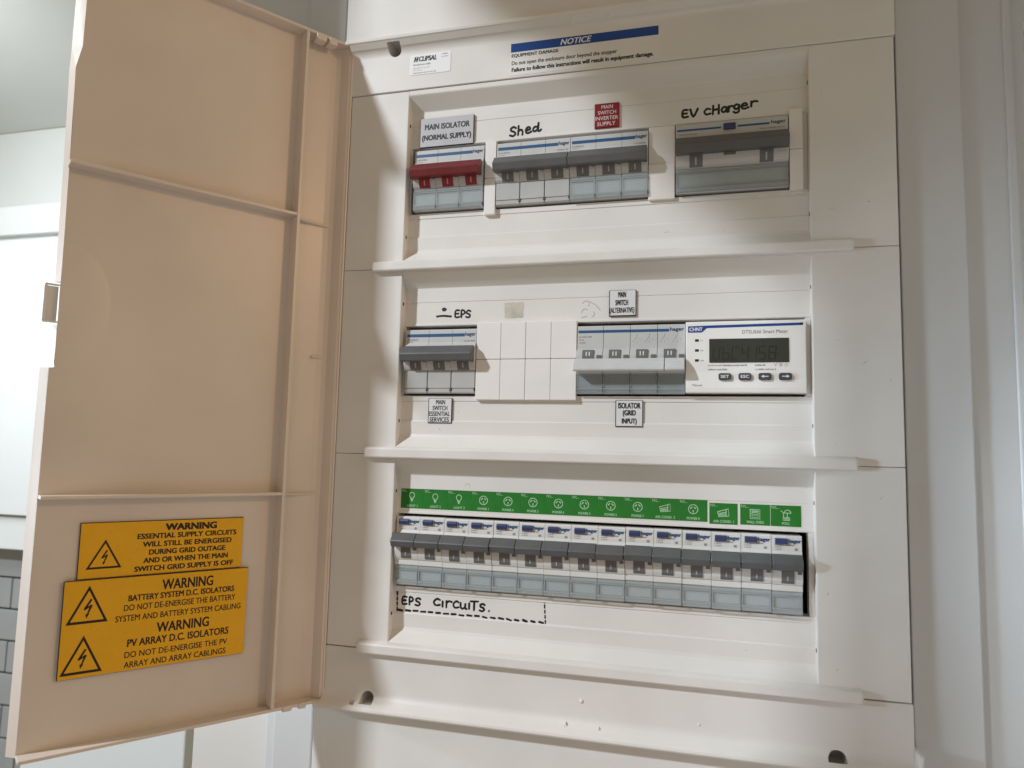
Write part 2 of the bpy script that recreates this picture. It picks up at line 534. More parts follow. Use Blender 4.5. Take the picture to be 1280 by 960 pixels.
# tape left behind on the middle plate
def blob(x0, x1, z0, z1, seed, hole):
    rnd = random.Random(seed)
    bm = new_bm()
    n = 26
    pts = []
    for i in range(n):
        a = 2 * math.pi * i / n
        c, s = math.cos(a), math.sin(a)
        q = max(abs(c), abs(s))
        r = 1 / q * rnd.uniform(.86, 1.0)
        pts.append(((x0 + x1) / 2 + c * r * (x1 - x0) / 2, (z0 + z1) / 2 + s * r * (z1 - z0) / 2))
    slab(bm, pts, 1.82, 2.2)
    return bm
for i, a in enumerate(((74, 88.3, 53.4, 65.2),)):
    tag(build('tape_residue', blob(*a, 3 + i, 0), TAPE, panels[2]), 'patch of old tape glue above the blank plates')
b = new_bm()
for p in ([(129, 62.5), (131, 64.2), (133.5, 63), (133, 60.5)], [(134, 63.5), (138, 61), (141, 57.5)], [(128.2, 56), (130, 58.6), (132.4, 58)], [(135.6, 53), (137.2, 54.6), (136.6, 56.6)], [(128.6, 52.8), (132, 53.6)]):
    stroke(b, p, .28, 1.95, .06)
tag(build('smudge', b, FAINT, panels[2]), 'faint grey scuff marks left of the small white label')

for k in (1, 2, 3):
    rnd = random.Random(40 + k)
    b = new_bm()
    for q in range(16):
        side = rnd.random()
        if side < .35:
            x, z, y = rnd.uniform(-40, -4), rnd.uniform(-38, 84), FY
        elif side < .65:
            x, z, y = rnd.uniform(277, 316), rnd.uniform(-38, 84), FY
        else:
            x, z, y = rnd.uniform(8, 262), rnd.choice((rnd.uniform(-17, -6), rnd.uniform(53, 64), rnd.uniform(-26, -20))), 1.6
            if z > 0: y = 2.0
            elif z > -18: y = 1.72
            else: y = 1.15
        a = rnd.uniform(0, 3.14); l = rnd.choice((.2, .3, .5, 1.6, 3.0))
        stroke(b, [(x, z), (x + math.cos(a) * l, z + math.sin(a) * l * .5)], rnd.uniform(.10, .24), y + .04, .06, smooth=False, seg=5)
    o = build('scuff_marks', b, SCUFF, panels[k]); o['kind'] = 'stuff'

# ------------------------------------------------------------------ the open door
TH = math.radians(234)
dv = Vector((-math.sin(math.radians(36)), -math.cos(math.radians(36)), 0))
nv = Vector((math.cos(math.radians(36)), -math.sin(math.radians(36)), 0))
P0 = Vector((-46, -8, 0))
b = new_bm()
# panel outline: x along the leaf from the hinge, z up, with the notches of the free edge
PIN = -11.0
outline = [(0, -211.5), (174.6, -211.5), (174.6, 3.5), (171.8, 4.2), (171.8, 30), (172.2, 54), (173, 150), (174.0, 186), (171.2, 200), (171.2, 262.5), (0, 262.5)]
slab(b, outline, PIN - 2.0, PIN)
for f in b.faces:
    pass
door = build('door', b, DOOR, enc)
door.location = P0 * S
door.rotation_euler = (0, 0, TH)
# outer skin rolled round the free edge
def dpart(name, bm, m=DOOR, label=None, parent=None):
    o = build(name, bm, m, parent or door)
    if label:
        o['label'] = label
    return o
def lip(stations):
    """bevelled strip along the free edge through (z, inner edge, outer edge)"""
    rings = [[b.verts.new(p) for p in ((xi, PIN + .2, z), (xo, PIN - 5, z), (xo - 2.2, PIN - 6, z), (xi - 1, PIN - 2.8, z))] for z, xi, xo in stations]
    for r0, r1 in zip(rings, rings[1:]):
        for i in range(4):
            b.faces.new((r0[i], r0[(i + 1) % 4], r1[(i + 1) % 4], r1[i]))
    b.faces.new(rings[0][::-1]); b.faces.new(rings[-1])
b = new_bm()
lip([(-212.5, 174.4, 178.6), (3.5, 174.4, 178.4)])
lip([(4.2, 171.6, 173.6), (29, 171.8, 174.6)])
lip([(54.5, 172.0, 174.6), (120, 172.8, 175.2), (186, 173.8, 176.4), (200, 171.2, 176.2), (263, 171.0, 176.2)])
dpart('outer_lip', b)
# perimeter flange
b = new_bm()
box(b, -.9, .7, PIN - 2, 0, -213.4, 263, .5)
dpart('hinge_flange', b)
b = new_bm()
a_ = [(.72, -.8), (2.0, -1.6), (3.6, -4.6), (5.4, -8.6), (8.2, -10.5), (12, PIN + .04), (12, PIN - .5), (.72, PIN - .5)]
vA = [b.verts.new((x, n_, -211.1)) for x, n_ in a_]; vB = [b.verts.new((x, n_, 260.9)) for x, n_ in a_]
for i in range(len(a_)):
    b.faces.new((vA[i], vA[(i + 1) % len(a_)], vB[(i + 1) % len(a_)], vB[i]))
b.faces.new(vA[::-1]); b.faces.new(vB)
dpart('hinge_fillet', b)
b = new_bm()
box(b, .75, 171, PIN - 2, -.6, 261, 263, .4)
dpart('top_flange', b)
b = new_bm()
box(b, .75, 174.4, PIN - 2, -.6, -213.2, -211.2, .4)
for x, w in ((12, 5), (22, 6)):
    box(b, x, x + w, -3, .4, -214.5, -211.0, .4)
dpart('bottom_flange', b)
for x0, x1 in ((13.2, 19.5), (21.5, 29)):
    b = new_bm()
    box(b, x0, x1, -6.5, 1.2, 256.6, 260.9, .35)
    dpart('hinge_tab', b)
b = new_bm(); box(b, 34.0, 36.2, PIN - .5, -.3, -211, 260.8, .35); dpart('rib', b)

def hrib(x0, x1, z, n0, n1, th=1.8):
    """horizontal rib, n1 at the x1 end and n0 at the x0 end"""
    bm = new_bm()
    a = [bm.verts.new(p) for p in ((x0, PIN - .4, z), (x1, PIN - .4, z), (x1, n1, z), (x0, n0, z))]
    c = [bm.verts.new(p) for p in ((x0, PIN - .4, z + th), (x1, PIN - .4, z + th), (x1, n1, z + th), (x0, n0, z + th))]
    for i in range(4):
        bm.faces.new((a[i], a[(i + 1) % 4], c[(i + 1) % 4], c[i]))
    bm.faces.new(a[::-1]); bm.faces.new(c)
    bmesh.ops.bevel(bm, geom=list(bm.edges), offset=.25, segments=1, affect='EDGES')
    return bm
dpart('rib', hrib(36.2, 173.6, 123.5, -.6, -.6, 2.0))
dpart('rib', hrib(3, 33.9, 122.5, -10.6, -5.5, 1.6))
dpart('rib', hrib(36.2, 174.2, -71.5, -.6, -.6, 2.0))
dpart('rib', hrib(3, 33.9, -72.0, -10.6, -6.5, 1.2))
dpart('rib', hrib(2.5, 17, 25.4, -10.7, -8.0, 1.2))
# shallow moulded finger dish near the latch
bm = new_bm()
NR, NA = 8, 22
rows = []
for i in range(NR + 1):
    t_ = i / NR
    row = []
    for j in range(NA + 1):
        a = math.radians(90 + 180 * j / NA)
        x = 172.2 + 27 * t_ * math.cos(a) * -1 * -1
        z = 42 + 37 * t_ * math.sin(a)
        h = .9 * (math.cos(t_ * math.pi) + 1) / 2 * (.4 + .6 * t_)
        row.append(bm.verts.new((x, PIN + .05 + .8 * (1 - t_ ** 5), z)))
    rows.append(row)
for i in range(NR):
    for j in range(NA):
        try:
            bm.faces.new((rows[i][j], rows[i][j + 1], rows[i + 1][j + 1], rows[i + 1][j]))
        except ValueError:
            pass
o = dpart('finger_dish', bm)
o.data.polygons.foreach_set('use_smooth', [True] * len(o.data.polygons))
# latch lug
b = new_bm()
box(b, 172, 179.6, PIN - 3.2, PIN - 1, 52.0, 53.0, .25); box(b, 178.2, 179.8, PIN - 5, PIN - 1, 31.1, 51.9, .25); box(b, 172, 179.6, PIN - 3.2, PIN - 1, 30.0, 31.0, .25)
box(b, 172.4, 178.1, PIN - 4.6, PIN - 3.6, 31.1, 51.9, .2)
dpart('latch', b, BLANK)

# ------------------------------------------------------------------ breakers
BARREL = [(-1.5, 36.6), (-3.2, 34.5), (-4.4, 31.5), (-5.0, 28), (-4.9, 24.5), (-4.2, 21), (-3.0, 18.4), (-1.6, 17.0)]
def body_profile(topz=46.4):
    return [(45, 1.0), (.4, 1.0), (-.2, 1.4), (-.2, 17.0)] + [(y, z) for y, z in BARREL[::-1]] + [(-1.1, 37.2), (-1.0, topz - .8), (-.4, topz), (45, topz)]

def barrel_at(z):
    for (y0, z0), (y1, z1) in zip(BARREL, BARREL[1:]):
        if z1 <= z <= z0:
            return y0 + (y1 - y0) * (z0 - z) / (z0 - z1)
    return -1.5

def curved_patch(bm, x0, x1, z0, z1, lift, n=6, mi=0, deep=2.0):
    zs = [z0 + (z1 - z0) * i / n for i in range(n + 1)]
    prof = [(barrel_at(z) - lift, z) for z in zs] + [(barrel_at(zs[-1]) + deep, zs[-1]), (barrel_at(zs[0]) + deep, zs[0])]
    prism(bm, prof, x0, x1, mi)

def bar_mesh(x0, x1, zt, zb, ylift=0.0, notch=None):
    bm = new_bm()
    h = zt - zb
    prof = [(-4, zt - .2), (-6, zt), (-7.2 - ylift, zt - .4), (-11.6 - ylift, zb + h * .50), (-11.9 - ylift, zb + h * .42), (-10.6 - ylift, zb + .7), (-10 - ylift, zb), (-4, zb + .4)]
    prism(bm, prof, x0, x1, bev=.45)
    return bm

RZ = random.Random(11)
def hager(bm, x0, x1, z, y=-1.16, h=2.6, bold=.015):
    text(bm, 'hager', x0, x1, z, z + h, y, bold=bold)

def solid_cover(bm, x0, x1):
    box(bm, x0 + .35, x1 - .35, -1.6, -.25, 4.6, 16.8, .3)
    prism(bm, [(-.25, 1.2), (-1.5, 1.6), (-1.6, 3.8), (-.9, 4.5), (-.25, 4.5)], x0 + .35, x1 - .35)

def clear_cover(bm, x0, x1, ztop=16.8, y0=-1.9):
    """hollow see-through terminal cover: face, shoulders and lower lip"""
    a, c = x0 + .25, x1 - .25
    box(bm, a, c, y0, y0 + .6, 4.4, ztop - 2.0)
    prism(bm, [(y0 + .6, ztop - 2.0), (y0 - .25, ztop - 2.0), (y0 - .45, ztop - 1.4), (y0 + .2, ztop), (y0 + .8, ztop)], a, c)
    prism(bm, [(y0 + .6, 4.3), (y0 - .5, 4.3), (y0 - .9, 3.6), (y0 - .6, 1.6), (y0 + .2, 1.2), (y0 + .6, 1.2)], a, c)
    box(bm, a, a + .7, y0 - .4, y0 - .02, 4.4, ztop - 2.1)
    box(bm, c - .7, c, y0 - .4, y0 - .02, 4.4, ztop - 2.1)

def cover_edges(bm, x0, x1, ztop, y0, sides=True):
    """the thicker moulded edges of a clear cover"""
    a, c = x0 + .3, x1 - .3
    box(bm, a, c, y0 - .3, y0 + .3, ztop - 3.2, ztop - 2.6)
    box(bm, a, c, y0 - .55, y0 + .3, 4.0, 4.7)
    box(bm, a, c, y0 - .3, y0 + .3, 1.15, 1.6)
    if sides:
        box(bm, a, a + .8, y0 - .5, y0 + .3, 1.7, ztop - 3.3)
        box(bm, c - .8, c, y0 - .5, y0 + .3, 1.7, ztop - 3.3)

def multi_pole(name, label, x0, row, poles, bar, win, cover, group, parts_label=None, bodym=MCBG, zt=34.0, zb=22.8, cov=True):
    w = poles * MOD
    t = thing(name, label, 'circuit breaker', (x0, 0, ZR[row]), 0, group)
    bm = new_bm()
    for i in range(poles):
        prism(bm, body_profile(), i * MOD + .12, (i + 1) * MOD - .12)
    build('body', bm, bodym, t)
    bm = new_bm()
    for i in range(poles):
        xa = i * MOD + (1.0 if i == 0 else .12)
        xb = (i + 1) * MOD - .12 if i < poles - 1 else (i + 1) * MOD - 8.6
        rect(bm, xa, xb, 41.0, 43.2, -1.16)
    build('stripe', bm, BLUE, t)
    bm = new_bm(); hager(bm, w - 8.2, w - .7, 40.6, h=3.4); build('lettering', bm, NAVY, t)
    bm = new_bm()
    dashes(bm, 1.2, 9.5, 38.6, 39.8, -1.16, RZ); dashes(bm, 1.2, 6, 36.9, 37.9, -1.16, RZ)
    if win is GREYD:
        dashes(bm, w - 9, w - 1, 37.2, 38.6, -1.16, RZ)
    build('fine_print', bm, GREYINK, t)
    for i in range(poles):
        xo = i * MOD
        bm = new_bm(); curved_patch(bm, xo + 5.0, xo + 13.4, 17.3, 30, .35); tg = build('toggle', bm, win, t)
        bm = new_bm()
        curved_patch(bm, xo + 8.9, xo + 9.6, 18.8, 22.2, .5, 3)
        build('on_mark', bm, MARKW, tg)
        bm = new_bm()
        box(bm, xo + 15.2, xo + 17.2, -5.6, -4, 22.6, 25.2, .2)
        build('indicator', bm, GREYD, t)
        bm = new_bm()
        (clear_cover if cover is COVC or cover is COVK else solid_cover)(bm, xo, xo + MOD)
        tcv = build('terminal_cover', bm, cover, t)
        if cover in (COVC, COVK):
            bm = new_bm(); cover_edges(bm, xo, xo + MOD, 16.8, -1.9, False); build('cover_edge', bm, CFR, tcv)
        if cover in (COVC, COVK):
            bm = new_bm(); box(bm, xo + 1.6, xo + MOD - 1.6, -.75, -.3, 4.8, 14.2); build('label_insert', bm, INS, t)
    for i in range(1, poles + 1):
        bm = new_bm(); box(bm, i * MOD - 1.0, i * MOD + (.9 if i < poles else -.2), -1.9, -.3, 2.6, 4.9, .25)
        build('cover_clip', bm, BTN, t)
    hb = build('handle_bar', bar_mesh(-.2, w + .2 - .6, zt, zb), bar, t)
    if parts_label:
        hb['label'] = parts_label
    return t

G1 = 'three pole breakers with linked handles'
multi_pole('circuit_breaker', 'three pole main isolator with a dark red handle bar', 4.4, 1, 3, RED, REDW, COVC, G1)
multi_pole('circuit_breaker', 'three pole breaker with grey bar under the handwritten word Shed', 66.6, 1, 3, GREY, GREYD, COVG, G1)
multi_pole('circuit_breaker', 'three pole grey bar breaker under the small red inverter supply sign', 119.5, 1, 3, GREY, GREYD, COVC, G1)
multi_pole('circuit_breaker', 'three pole grey bar breaker left of the blank plates in the middle row', 2.6, 2, 3, GREY, GREYD, COVG, G1)

# the wide breaker marked EV cHarger
t = thing('residual_current_breaker', 'wide four module breaker with a blue button under the handwritten EV cHarger', 'circuit breaker', (190.2, 0, ZR[1]))
W4 = 70.2
bm = new_bm(); prism(bm, body_profile(48.2), .1, W4); build('body', bm, MCBG, t)
bm = new_bm(); rect(bm, 1, 29, 43.0, 44.3, -1.16); rect(bm, 39.5, 59, 43.0, 44.3, -1.16); build('stripe', bm, BLUE, t)
bm = new_bm(); hager(bm, 60, 69, 42.6, h=3.0); build('lettering', bm, NAVY, t)
bm = new_bm(); dashes(bm, 2, 14, 40.2, 41.2, -1.16, RZ); dashes(bm, 53, 69, 40.2, 41.2, -1.16, RZ); build('fine_print', bm, GREYINK, t)
bm = new_bm(); box(bm, 30.6, 38.2, -3.2, -1, 41.6, 45.6, .5); build('test_button', bm, NAVYB, t)
for x in (9, 52.6):
    bm = new_bm(); curved_patch(bm, x, x + 8.4, 17.4, 30, .35); tg = build('toggle', bm, GREYD, t)
    bm = new_bm(); curved_patch(bm, x + 3.6, x + 4.5, 18.6, 23, .5, 3); build('on_mark', bm, MARKW, tg)
bm = new_bm(); curved_patch(bm, 30.5, 38, 23.2, 27, .2); build('indicator', bm, GREYD, t)
bm = new_bm(); curved_patch(bm, 63.4, 69, 22.4, 23.6, .2); build('indicator', bm, MCBD, t)
bm = new_bm(); clear_cover(bm, 0, W4); tcv = build('terminal_cover', bm, COVC, t)
bm = new_bm(); cover_edges(bm, 0, W4, 16.8, -1.9); build('cover_edge', bm, CFR, tcv)
bm = new_bm(); box(bm, 1.6, W4 - 1.6, -.75, -.3, 4.8, 14.2); build('label_insert', bm, INS, t)
build('handle_bar', bar_mesh(-.1, W4 - .1, 36.4, 24.6), GREY, t)

# four pole isolator, handle down
t = thing('circuit_breaker', 'four pole isolator with its pale handle down beside the meter', 'circuit breaker', (126.2, 0, ZR[2]))
W = 4 * MOD
bm = new_bm()
for i in range(4):
    prism(bm, [(45, 1.0), (.4, 1.0), (-.2, 1.4), (-.2, 12), (-2, 14), (-4.6, 17), (-5, 22), (-4.7, 26), (-3.2, 29.6), (-1.3, 30.2), (-1.1, 31), (-1, 45.8), (-.4, 46.4), (45, 46.4)], i * MOD + .15, (i + 1) * MOD - .15)
build('body', bm, MCBG, t)
bm = new_bm()
for i in range(4):
    rect(bm, i * MOD + (.8 if i == 0 else .15), (i + 1) * MOD - (.15 if i < 3 else 10.2), 41.6, 43.4, -1.16)
build('stripe', bm, BLUE, t)
bm = new_bm(); hager(bm, W - 9.6, W - .8, 41.2, h=3.2); build('lettering', bm, NAVY, t)
bm = new_bm()
dashes(bm, 1.2, 10, 38.6, 39.6, -1.16, RZ); dashes(bm, 1.2, 5, 36.6, 37.6, -1.16, RZ); dashes(bm, 1.2, 5.4, 34.6, 35.6, -1.16, RZ)
for i in (2, 3):                                     # contact symbols
    for k in (3.5, 11.5):
        x = i * MOD + k
        for p in (((x + 1, 40.4), (x + 1, 38.8)), ((x + 1, 38.8), (x - .8, 36.4)), ((x + 1, 35.6), (x + 1, 34.2)), ((x + 2.5, 37.2), (x + 3.4, 36.2)), ((x - 2, 35), (x - 1, 35.6))):
            stroke(bm, p, .13, -1.1, .08, smooth=False, seg=5)
build('fine_print', bm, GREYINK, t)
for i in range(4):
    xo = i * MOD
    bm = new_bm()
    prism(bm, [(-3, 30), (-4.2, 29.8), (-5.3, 26.6), (-5.6, 22), (-3, 22)], xo + 4.2, xo + 11.6)
    tg = build('toggle', bm, GREYD, t)
    bm = new_bm()
    for k in (6.6, 8.6):
        prism(bm, [(-4.6, 28.4), (-4.9, 28.4), (-5.55, 25.6), (-5.2, 25.6)], xo + k, xo + k + .6)
    build('off_mark', bm, WINK, tg)
    bm = new_bm(); box(bm, xo + 13.6, xo + 16.8, -5.4, -4, 23.4, 26.2, .2); build('indicator', bm, GREYD, t)
    bm = new_bm(); clear_cover(bm, xo, xo + MOD); tcv = build('terminal_cover', bm, COVK, t)
    bm = new_bm(); cover_edges(bm, xo, xo + MOD, 16.8, -1.9, False); build('cover_edge', bm, CFR, tcv)
    bm = new_bm(); box(bm, i * MOD + (.0 if i else .4), i * MOD + 1.4, -2.4, -.3, 2.2, 5.2, .25); build('cover_clip', bm, BTN, t)
bm = new_bm()
prism(bm, [(-4, 23.6), (-6.8, 23.6), (-9.8, 21.2), (-11.8, 17), (-12, 15.8), (-11.4, 15.0), (-10.6, 14.8), (-4, 15.6)], -.8, 57.6, bev=.4)
prism(bm, [(-4, 23.6), (-6.8, 23.6), (-9.8, 21.2), (-11.8, 17), (-12, 15.8), (-11.4, 15.0), (-10.6, 14.8), (-4, 15.6)], 58.0, W - .2, bev=.4)
hb = build('handle_bar', bm, PALE, t)
hb['label'] = 'pale grey linked handle bar switched down'

# row of single pole RCBOs
def rcbo_parts():
    t = bpy.data.objects.new('residual_current_breaker', None)
    t.empty_display_size = .01
    COL.objects.link(t)
    bm = new_bm()
    prism(bm, [(45, 1.0), (.4, 1.0), (-.2, 1.4), (-.2, 14.4), (-2.4, 14.6), (-2.7, 15), (-2.6, 18.2), (-3.4, 18.8)] +
          [(-4.3, 21), (-5, 24.5), (-5.1, 28), (-4.6, 32), (-3.4, 35), (-1.9, 37.4), (-1.5, 38.2), (-1.2, 46.6), (-.6, 47.4), (45, 47.4)], .12, MOD - .12)
    build('body', bm, MCBW, t)
    bm = new_bm(); prism(bm, [(-.9, 45.9), (-2.6, 45.5), (-3.2, 44.4), (-2.7, 42.4), (-1.0, 42.2)], 2.2, 9.4, bev=.35); build('test_button', bm, NAVYB, t)
    bm = new_bm(); hager(bm, 9.9, 17.1, 42.6, -1.52, 3.0, .03); build('lettering', bm, BLUE, t)
    rnd = random.Random(5)
    bm = new_bm()
    for z, w_ in ((41.5, 13.6), (40.2, 6.5), (38.9, 6.0)):
        dashes(bm, 2.0, w_, z, z + .85, -1.52, rnd)
    rect(bm, 13.4, 15.2, 38.7, 40.2, -1.52)
    build('fine_print', bm, GREYINK, t)
    build('handle_bar', bar_mesh(-.1, MOD - .35, 36.8, 27.6), GREY, t)
    bm = new_bm(); prism(bm, [(-3, 28), (-5.4, 28), (-5.3, 24.4), (-4.7, 21), (-3.9, 19.4), (-2, 19)], 5.4, 12.6); tg = build('toggle', bm, GREYD, t)
    bm = new_bm(); prism(bm, [(-5, 23.8), (-5.4, 23.8), (-4.95, 21.2), (-4.6, 21.2)], 8.5, 9.3); build('on_mark', bm, FAINT, tg)
    bm = new_bm(); box(bm, 14.4, 16.9, -5.8, -4, 25.2, 27.2, .2); build('indicator', bm, GREYD, t)
    bm = new_bm(); clear_cover(bm, 0, MOD, 14.3, -2.2); tcv = build('terminal_cover', bm, COVC, t)
    bm = new_bm(); cover_edges(bm, 0, MOD, 14.3, -2.2); build('cover_edge', bm, CFR, tcv)
    bm = new_bm(); box(bm, 1.7, MOD - 1.5, -.9, -.3, 4.6, 11.6); build('label_insert', bm, INS, t)
    return t
proto = rcbo_parts()
NAMES = ['LIGHT 1', 'LIGHT 2', 'LIGHT 3', 'POWER 1', 'POWER 4', 'POWER 2', 'POWER 6', 'POWER 3', 'POWER 5', 'POWER 7', 'AIR COND. 2', 'POWER 8', 'AIR COND. 1', 'WALL OVEN', 'POOL']
ORD = ['first', 'second', 'third', 'fourth', 'fifth', 'sixth', 'seventh', 'eighth', 'ninth', 'tenth', 'eleventh', 'twelfth', 'thirteenth', 'fourteenth', 'fifteenth']
for i in range(15):
    if i == 0:
        o = proto
    else:
        o = proto.copy(); COL.objects.link(o)
        for ch in proto.children:
            c = ch.copy(); COL.objects.link(c); c.parent = o
            for g2 in ch.children:
                d = g2.copy(); COL.objects.link(d); d.parent = c
    o.location = Vector((1.0 + i * 17.61, random.uniform(-.25, .25), ZR[3] + random.uniform(-.15, .15))) * S
    for ch in o.children:
        if ch.name.startswith('handle_bar'):
            ch.location = Vector((random.uniform(-.08, .08), random.uniform(-.35, .25), random.uniform(-.3, .3))) * S
    where = 'leftmost slim breaker of the bottom row' if i == 0 else ('rightmost slim breaker of the bottom row' if i == 14 else ORD[i] + ' slim breaker from the left in bottom row')
    tag(o, where + ', under green ' + NAMES[i].replace('.', '') + ' sticker', 'circuit breaker', 'slim breakers along the bottom row')

# ------------------------------------------------------------------ blank plates
def blank(label, x0, x1, row, z0, z1, zm, y, group=None):
    t = thing('blank_plate', label, 'blank plate', (x0, 0, ZR[row]), 0, group)
    w = x1 - x0
    bm = new_bm(); box(bm, .1, w - .1, y, 4, z0, zm - .15, .35); build('lower_half', bm, BLANK, t)
    bm = new_bm(); box(bm, .1, w - .1, y, 4, zm + .15, z1, .35); build('upper_half', bm, BLANK, t)
    return t
GB = 'white blank plates filling empty ways'
for i, lab in enumerate(('white blank plate next to the EPS breaker, leftmost of the four together', 'white blank plate directly below the tape glue patch, second of the four',
                         'white blank plate third from the left in the middle row of four', 'white blank plate against the pale four pole isolator, last of the four')):
    blank(lab, 55.6 + i * 17.62, 55.6 + (i + 1) * 17.62, 2, -3.3, 50.4, 24.6, -1.6 - .1 * (i % 2), GB)
blank('narrow white blank strip between the red handle isolator and the Shed breaker', 58.0, 66.3, 1, -5.0, 48.4, 21.5, -1.4, GB)
t = blank('wide white blank plate between the inverter breaker and the EV breaker', 172.4, 189.8, 1, -2.0, 49.2, 22.5, 1.4, GB)
blank('narrow white blank strip at the right end beside the EV breaker', 260.8, 269.0, 1, -2.4, 51.2, 24.5, -2.6, GB)
# fine steps: lower half of the wide one stands proud
for ch in t.children:
    if ch.name.startswith('lower_half'):
        ch.location.y = -.0022

# ------------------------------------------------------------------ smart meter
t = thing('energy_meter', 'white smart meter with a grey liquid crystal display and four buttons', 'meter', (196.8, 0, 0))
bm = new_bm(); prism(bm, [(40, 1.4), (-3.4, 1.4), (-4, 2.0), (-4.6, 4.6), (-4.6, 45.9), (-4.2, 46.6), (-3.6, 47), (40, 47)], .1, 72.0, bev=.5); body = build('body', bm, METER, t)
Y = -4.68
bm = new_bm()
f = [(1.6, 44.0), (1.6, 39.9), (10.2, 39.9), (13.2, 42.6), (70.4, 43.4), (70.4, 45.0), (13, 44.3)]
bm.faces.new([bm.verts.new((x, Y, z)) for x, z in f]); build('stripe', bm, NOTB, t)
bm = new_bm(); text(bm, 'CHNT', 2.4, 10.6, 40.8, 43.2, Y - .04, bold=.03); build('logo', bm, WINK, t)
bm = new_bm(); rect(bm, 68.8, 70.3, 43.5, 44.9, Y - .04); rect(bm, 5.9, 8.3, 34.0, 35.6, Y); rect(bm, 5.9, 8.3, 27.6, 29.2, Y); rect(bm, 5.9, 8.3, 21.2, 22.8, Y); build('indicator', bm, INK, t)
bm = new_bm()
text(bm, 'DTSU666 Smart Meter', 34.6, 61.6, 38.6, 41.0, Y, bold=.008)
text(bm, 'Manual', 4.4, 10.2, 5.6, 6.9, Y, bold=.02)
for z, w in ((34.3, 2.0), (27.9, 2.2), (21.5, 2.0)):
    dashes(bm, 9.4, 9.4 + w, z, z + .9, Y, RZ)
dashes(bm, 14.0, 37.5, 18.2, 19.4, Y, RZ); dashes(bm, 42, 48.5, 18.2, 19.4, Y, RZ)
dashes(bm, 14.0, 25.5, 15.6, 16.7, Y, RZ); dashes(bm, 42, 54.5, 15.6, 16.7, Y, RZ)
for p in ([(53.2, 19.6), (54.2, 18.6), (55.2, 19.6)], [(54.2, 18.6), (54.2, 17.8)]):
    stroke(bm, p, .16, Y, .05, smooth=False, seg=5)
for cx in (57.2, 60.2):
    stroke(bm, [(cx + .8 * math.cos(k * math.pi / 5), 18.8 + .8 * math.sin(k * math.pi / 5)) for k in range(11)], .14, Y, .05, smooth=False, seg=5)
stroke(bm, [(56.7, 18.8), (57.7, 18.8)], .14, Y, .05, smooth=False, seg=5)
build('fine_print', bm, GREYINK, t)
bm = new_bm(); slab(bm, rrect(14.6, 62.0, 20.4, 35.6, .3), Y - .25, -4.0); dsp = build('display', bm, LCD, t)
SEG = {'U': 'bcdef', 'b': 'cdefg', 'C': 'adef', '4': 'bcfg', '1': 'bc', '5': 'acdfg', '8': 'abcdefg'}
bm = new_bm()
def seven(ch, x, z, w, h):
    sl = .10
    def P(a, c): return (x + a * w + sl * c * h, z + c * h)
    pts = {'a': ((.1, 1), (.9, 1)), 'b': ((1, .95), (1, .55)), 'c': ((1, .45), (1, .05)), 'd': ((.1, 0), (.9, 0)), 'e': ((0, .45), (0, .05)), 'f': ((0, .95), (0, .55)), 'g': ((.1, .5), (.9, .5))}
    for s in SEG[ch]:
        (a, c), (d, e) = pts[s]
        stroke(bm, [P(a, c), P(d, e)], .32, Y - .27, .04, smooth=False, seg=6)
for ch, x in zip('UbC4158', (16.6, 22.4, 28.0, 33.8, 38.6, 44.0, 50.0)):
    seven(ch, x, 22.4, 3.8, 8.0 if ch != 'b' else 8.0)
build('digits', bm, LCDS, dsp)
for x, s in ((20.2, 'SET'), (32.2, 'ESC'), (44.0, None), (55.9, 'R')):
    bm = new_bm(); slab(bm, rrect(x, x + 7.6, 9.3, 13.7, 1.3), -6.2, -4.5)
    bmesh.ops.bevel(bm, geom=[e for e in bm.edges if all(v.co.y < -6.1 for v in e.verts)], offset=.35, segments=2, affect='EDGES')
    bt = build('button', bm, BTN, t)
    bm = new_bm()
    if s in ('SET', 'ESC'):
        text(bm, s, x + 1.3, x + 6.3, 10.6, 12.5, -6.26, bold=.02)
    else:
        d = 1 if s == 'R' else -1
        cx = x + 3.8
        rect(bm, cx - 2.0, cx + 2.0, 11.3, 11.8, -6.26)
        q = [(cx + d * 2.4, 11.55), (cx + d * .6, 12.5), (cx + d * .6, 10.6)]
        bm.faces.new([bm.verts.new((a, -6.27, c)) for a, c in q])
    build('symbol', bm, WINK, bt)

# ------------------------------------------------------------------ engraved labels
def sign(name, label, cat, x0, x1, z0, z1, y, th, face, core, ink, lines, loc=(0, 0, 0), rz=0, rim=.35, group=None, bold=0.0, parent_extra=None):
    t = thing(name, label, cat, loc, rz, group)
    bm = new_bm(); box(bm, x0, x1, y - th + .25, y, z0, z1, .12, 1); build('core', bm, core, t)
    bm = new_bm(); box(bm, x0 + rim, x1 - rim * .6, y - th, y - th + .3, z0 + rim, z1 - rim * .5, .08, 1); build('face', bm, face, t)
    bm = new_bm()
    for ln in lines:
        s, a, c, d, e = ln[:5]
        text(bm, s, a, c, d, e, y - th - .05, bold=ln[5] if len(ln) > 5 else bold)
    build('lettering', bm, ink, t)
    return t
GL = 'small engraved labels by the breakers'
sign('label_plate', 'silver white engraved plate reading MAIN ISOLATOR (NORMAL SUPPLY)', 'label', 7, 48.2, 181.6, 203.6, 1.9, 1.7, SIGNS, SIGNK, INK,
     [('MAIN ISOLATOR', 10.6, 45.2, 194.6, 199.0), ('(NORMAL SUPPLY)', 8.6, 46.6, 185.4, 190.8)], group=GL, bold=.03)
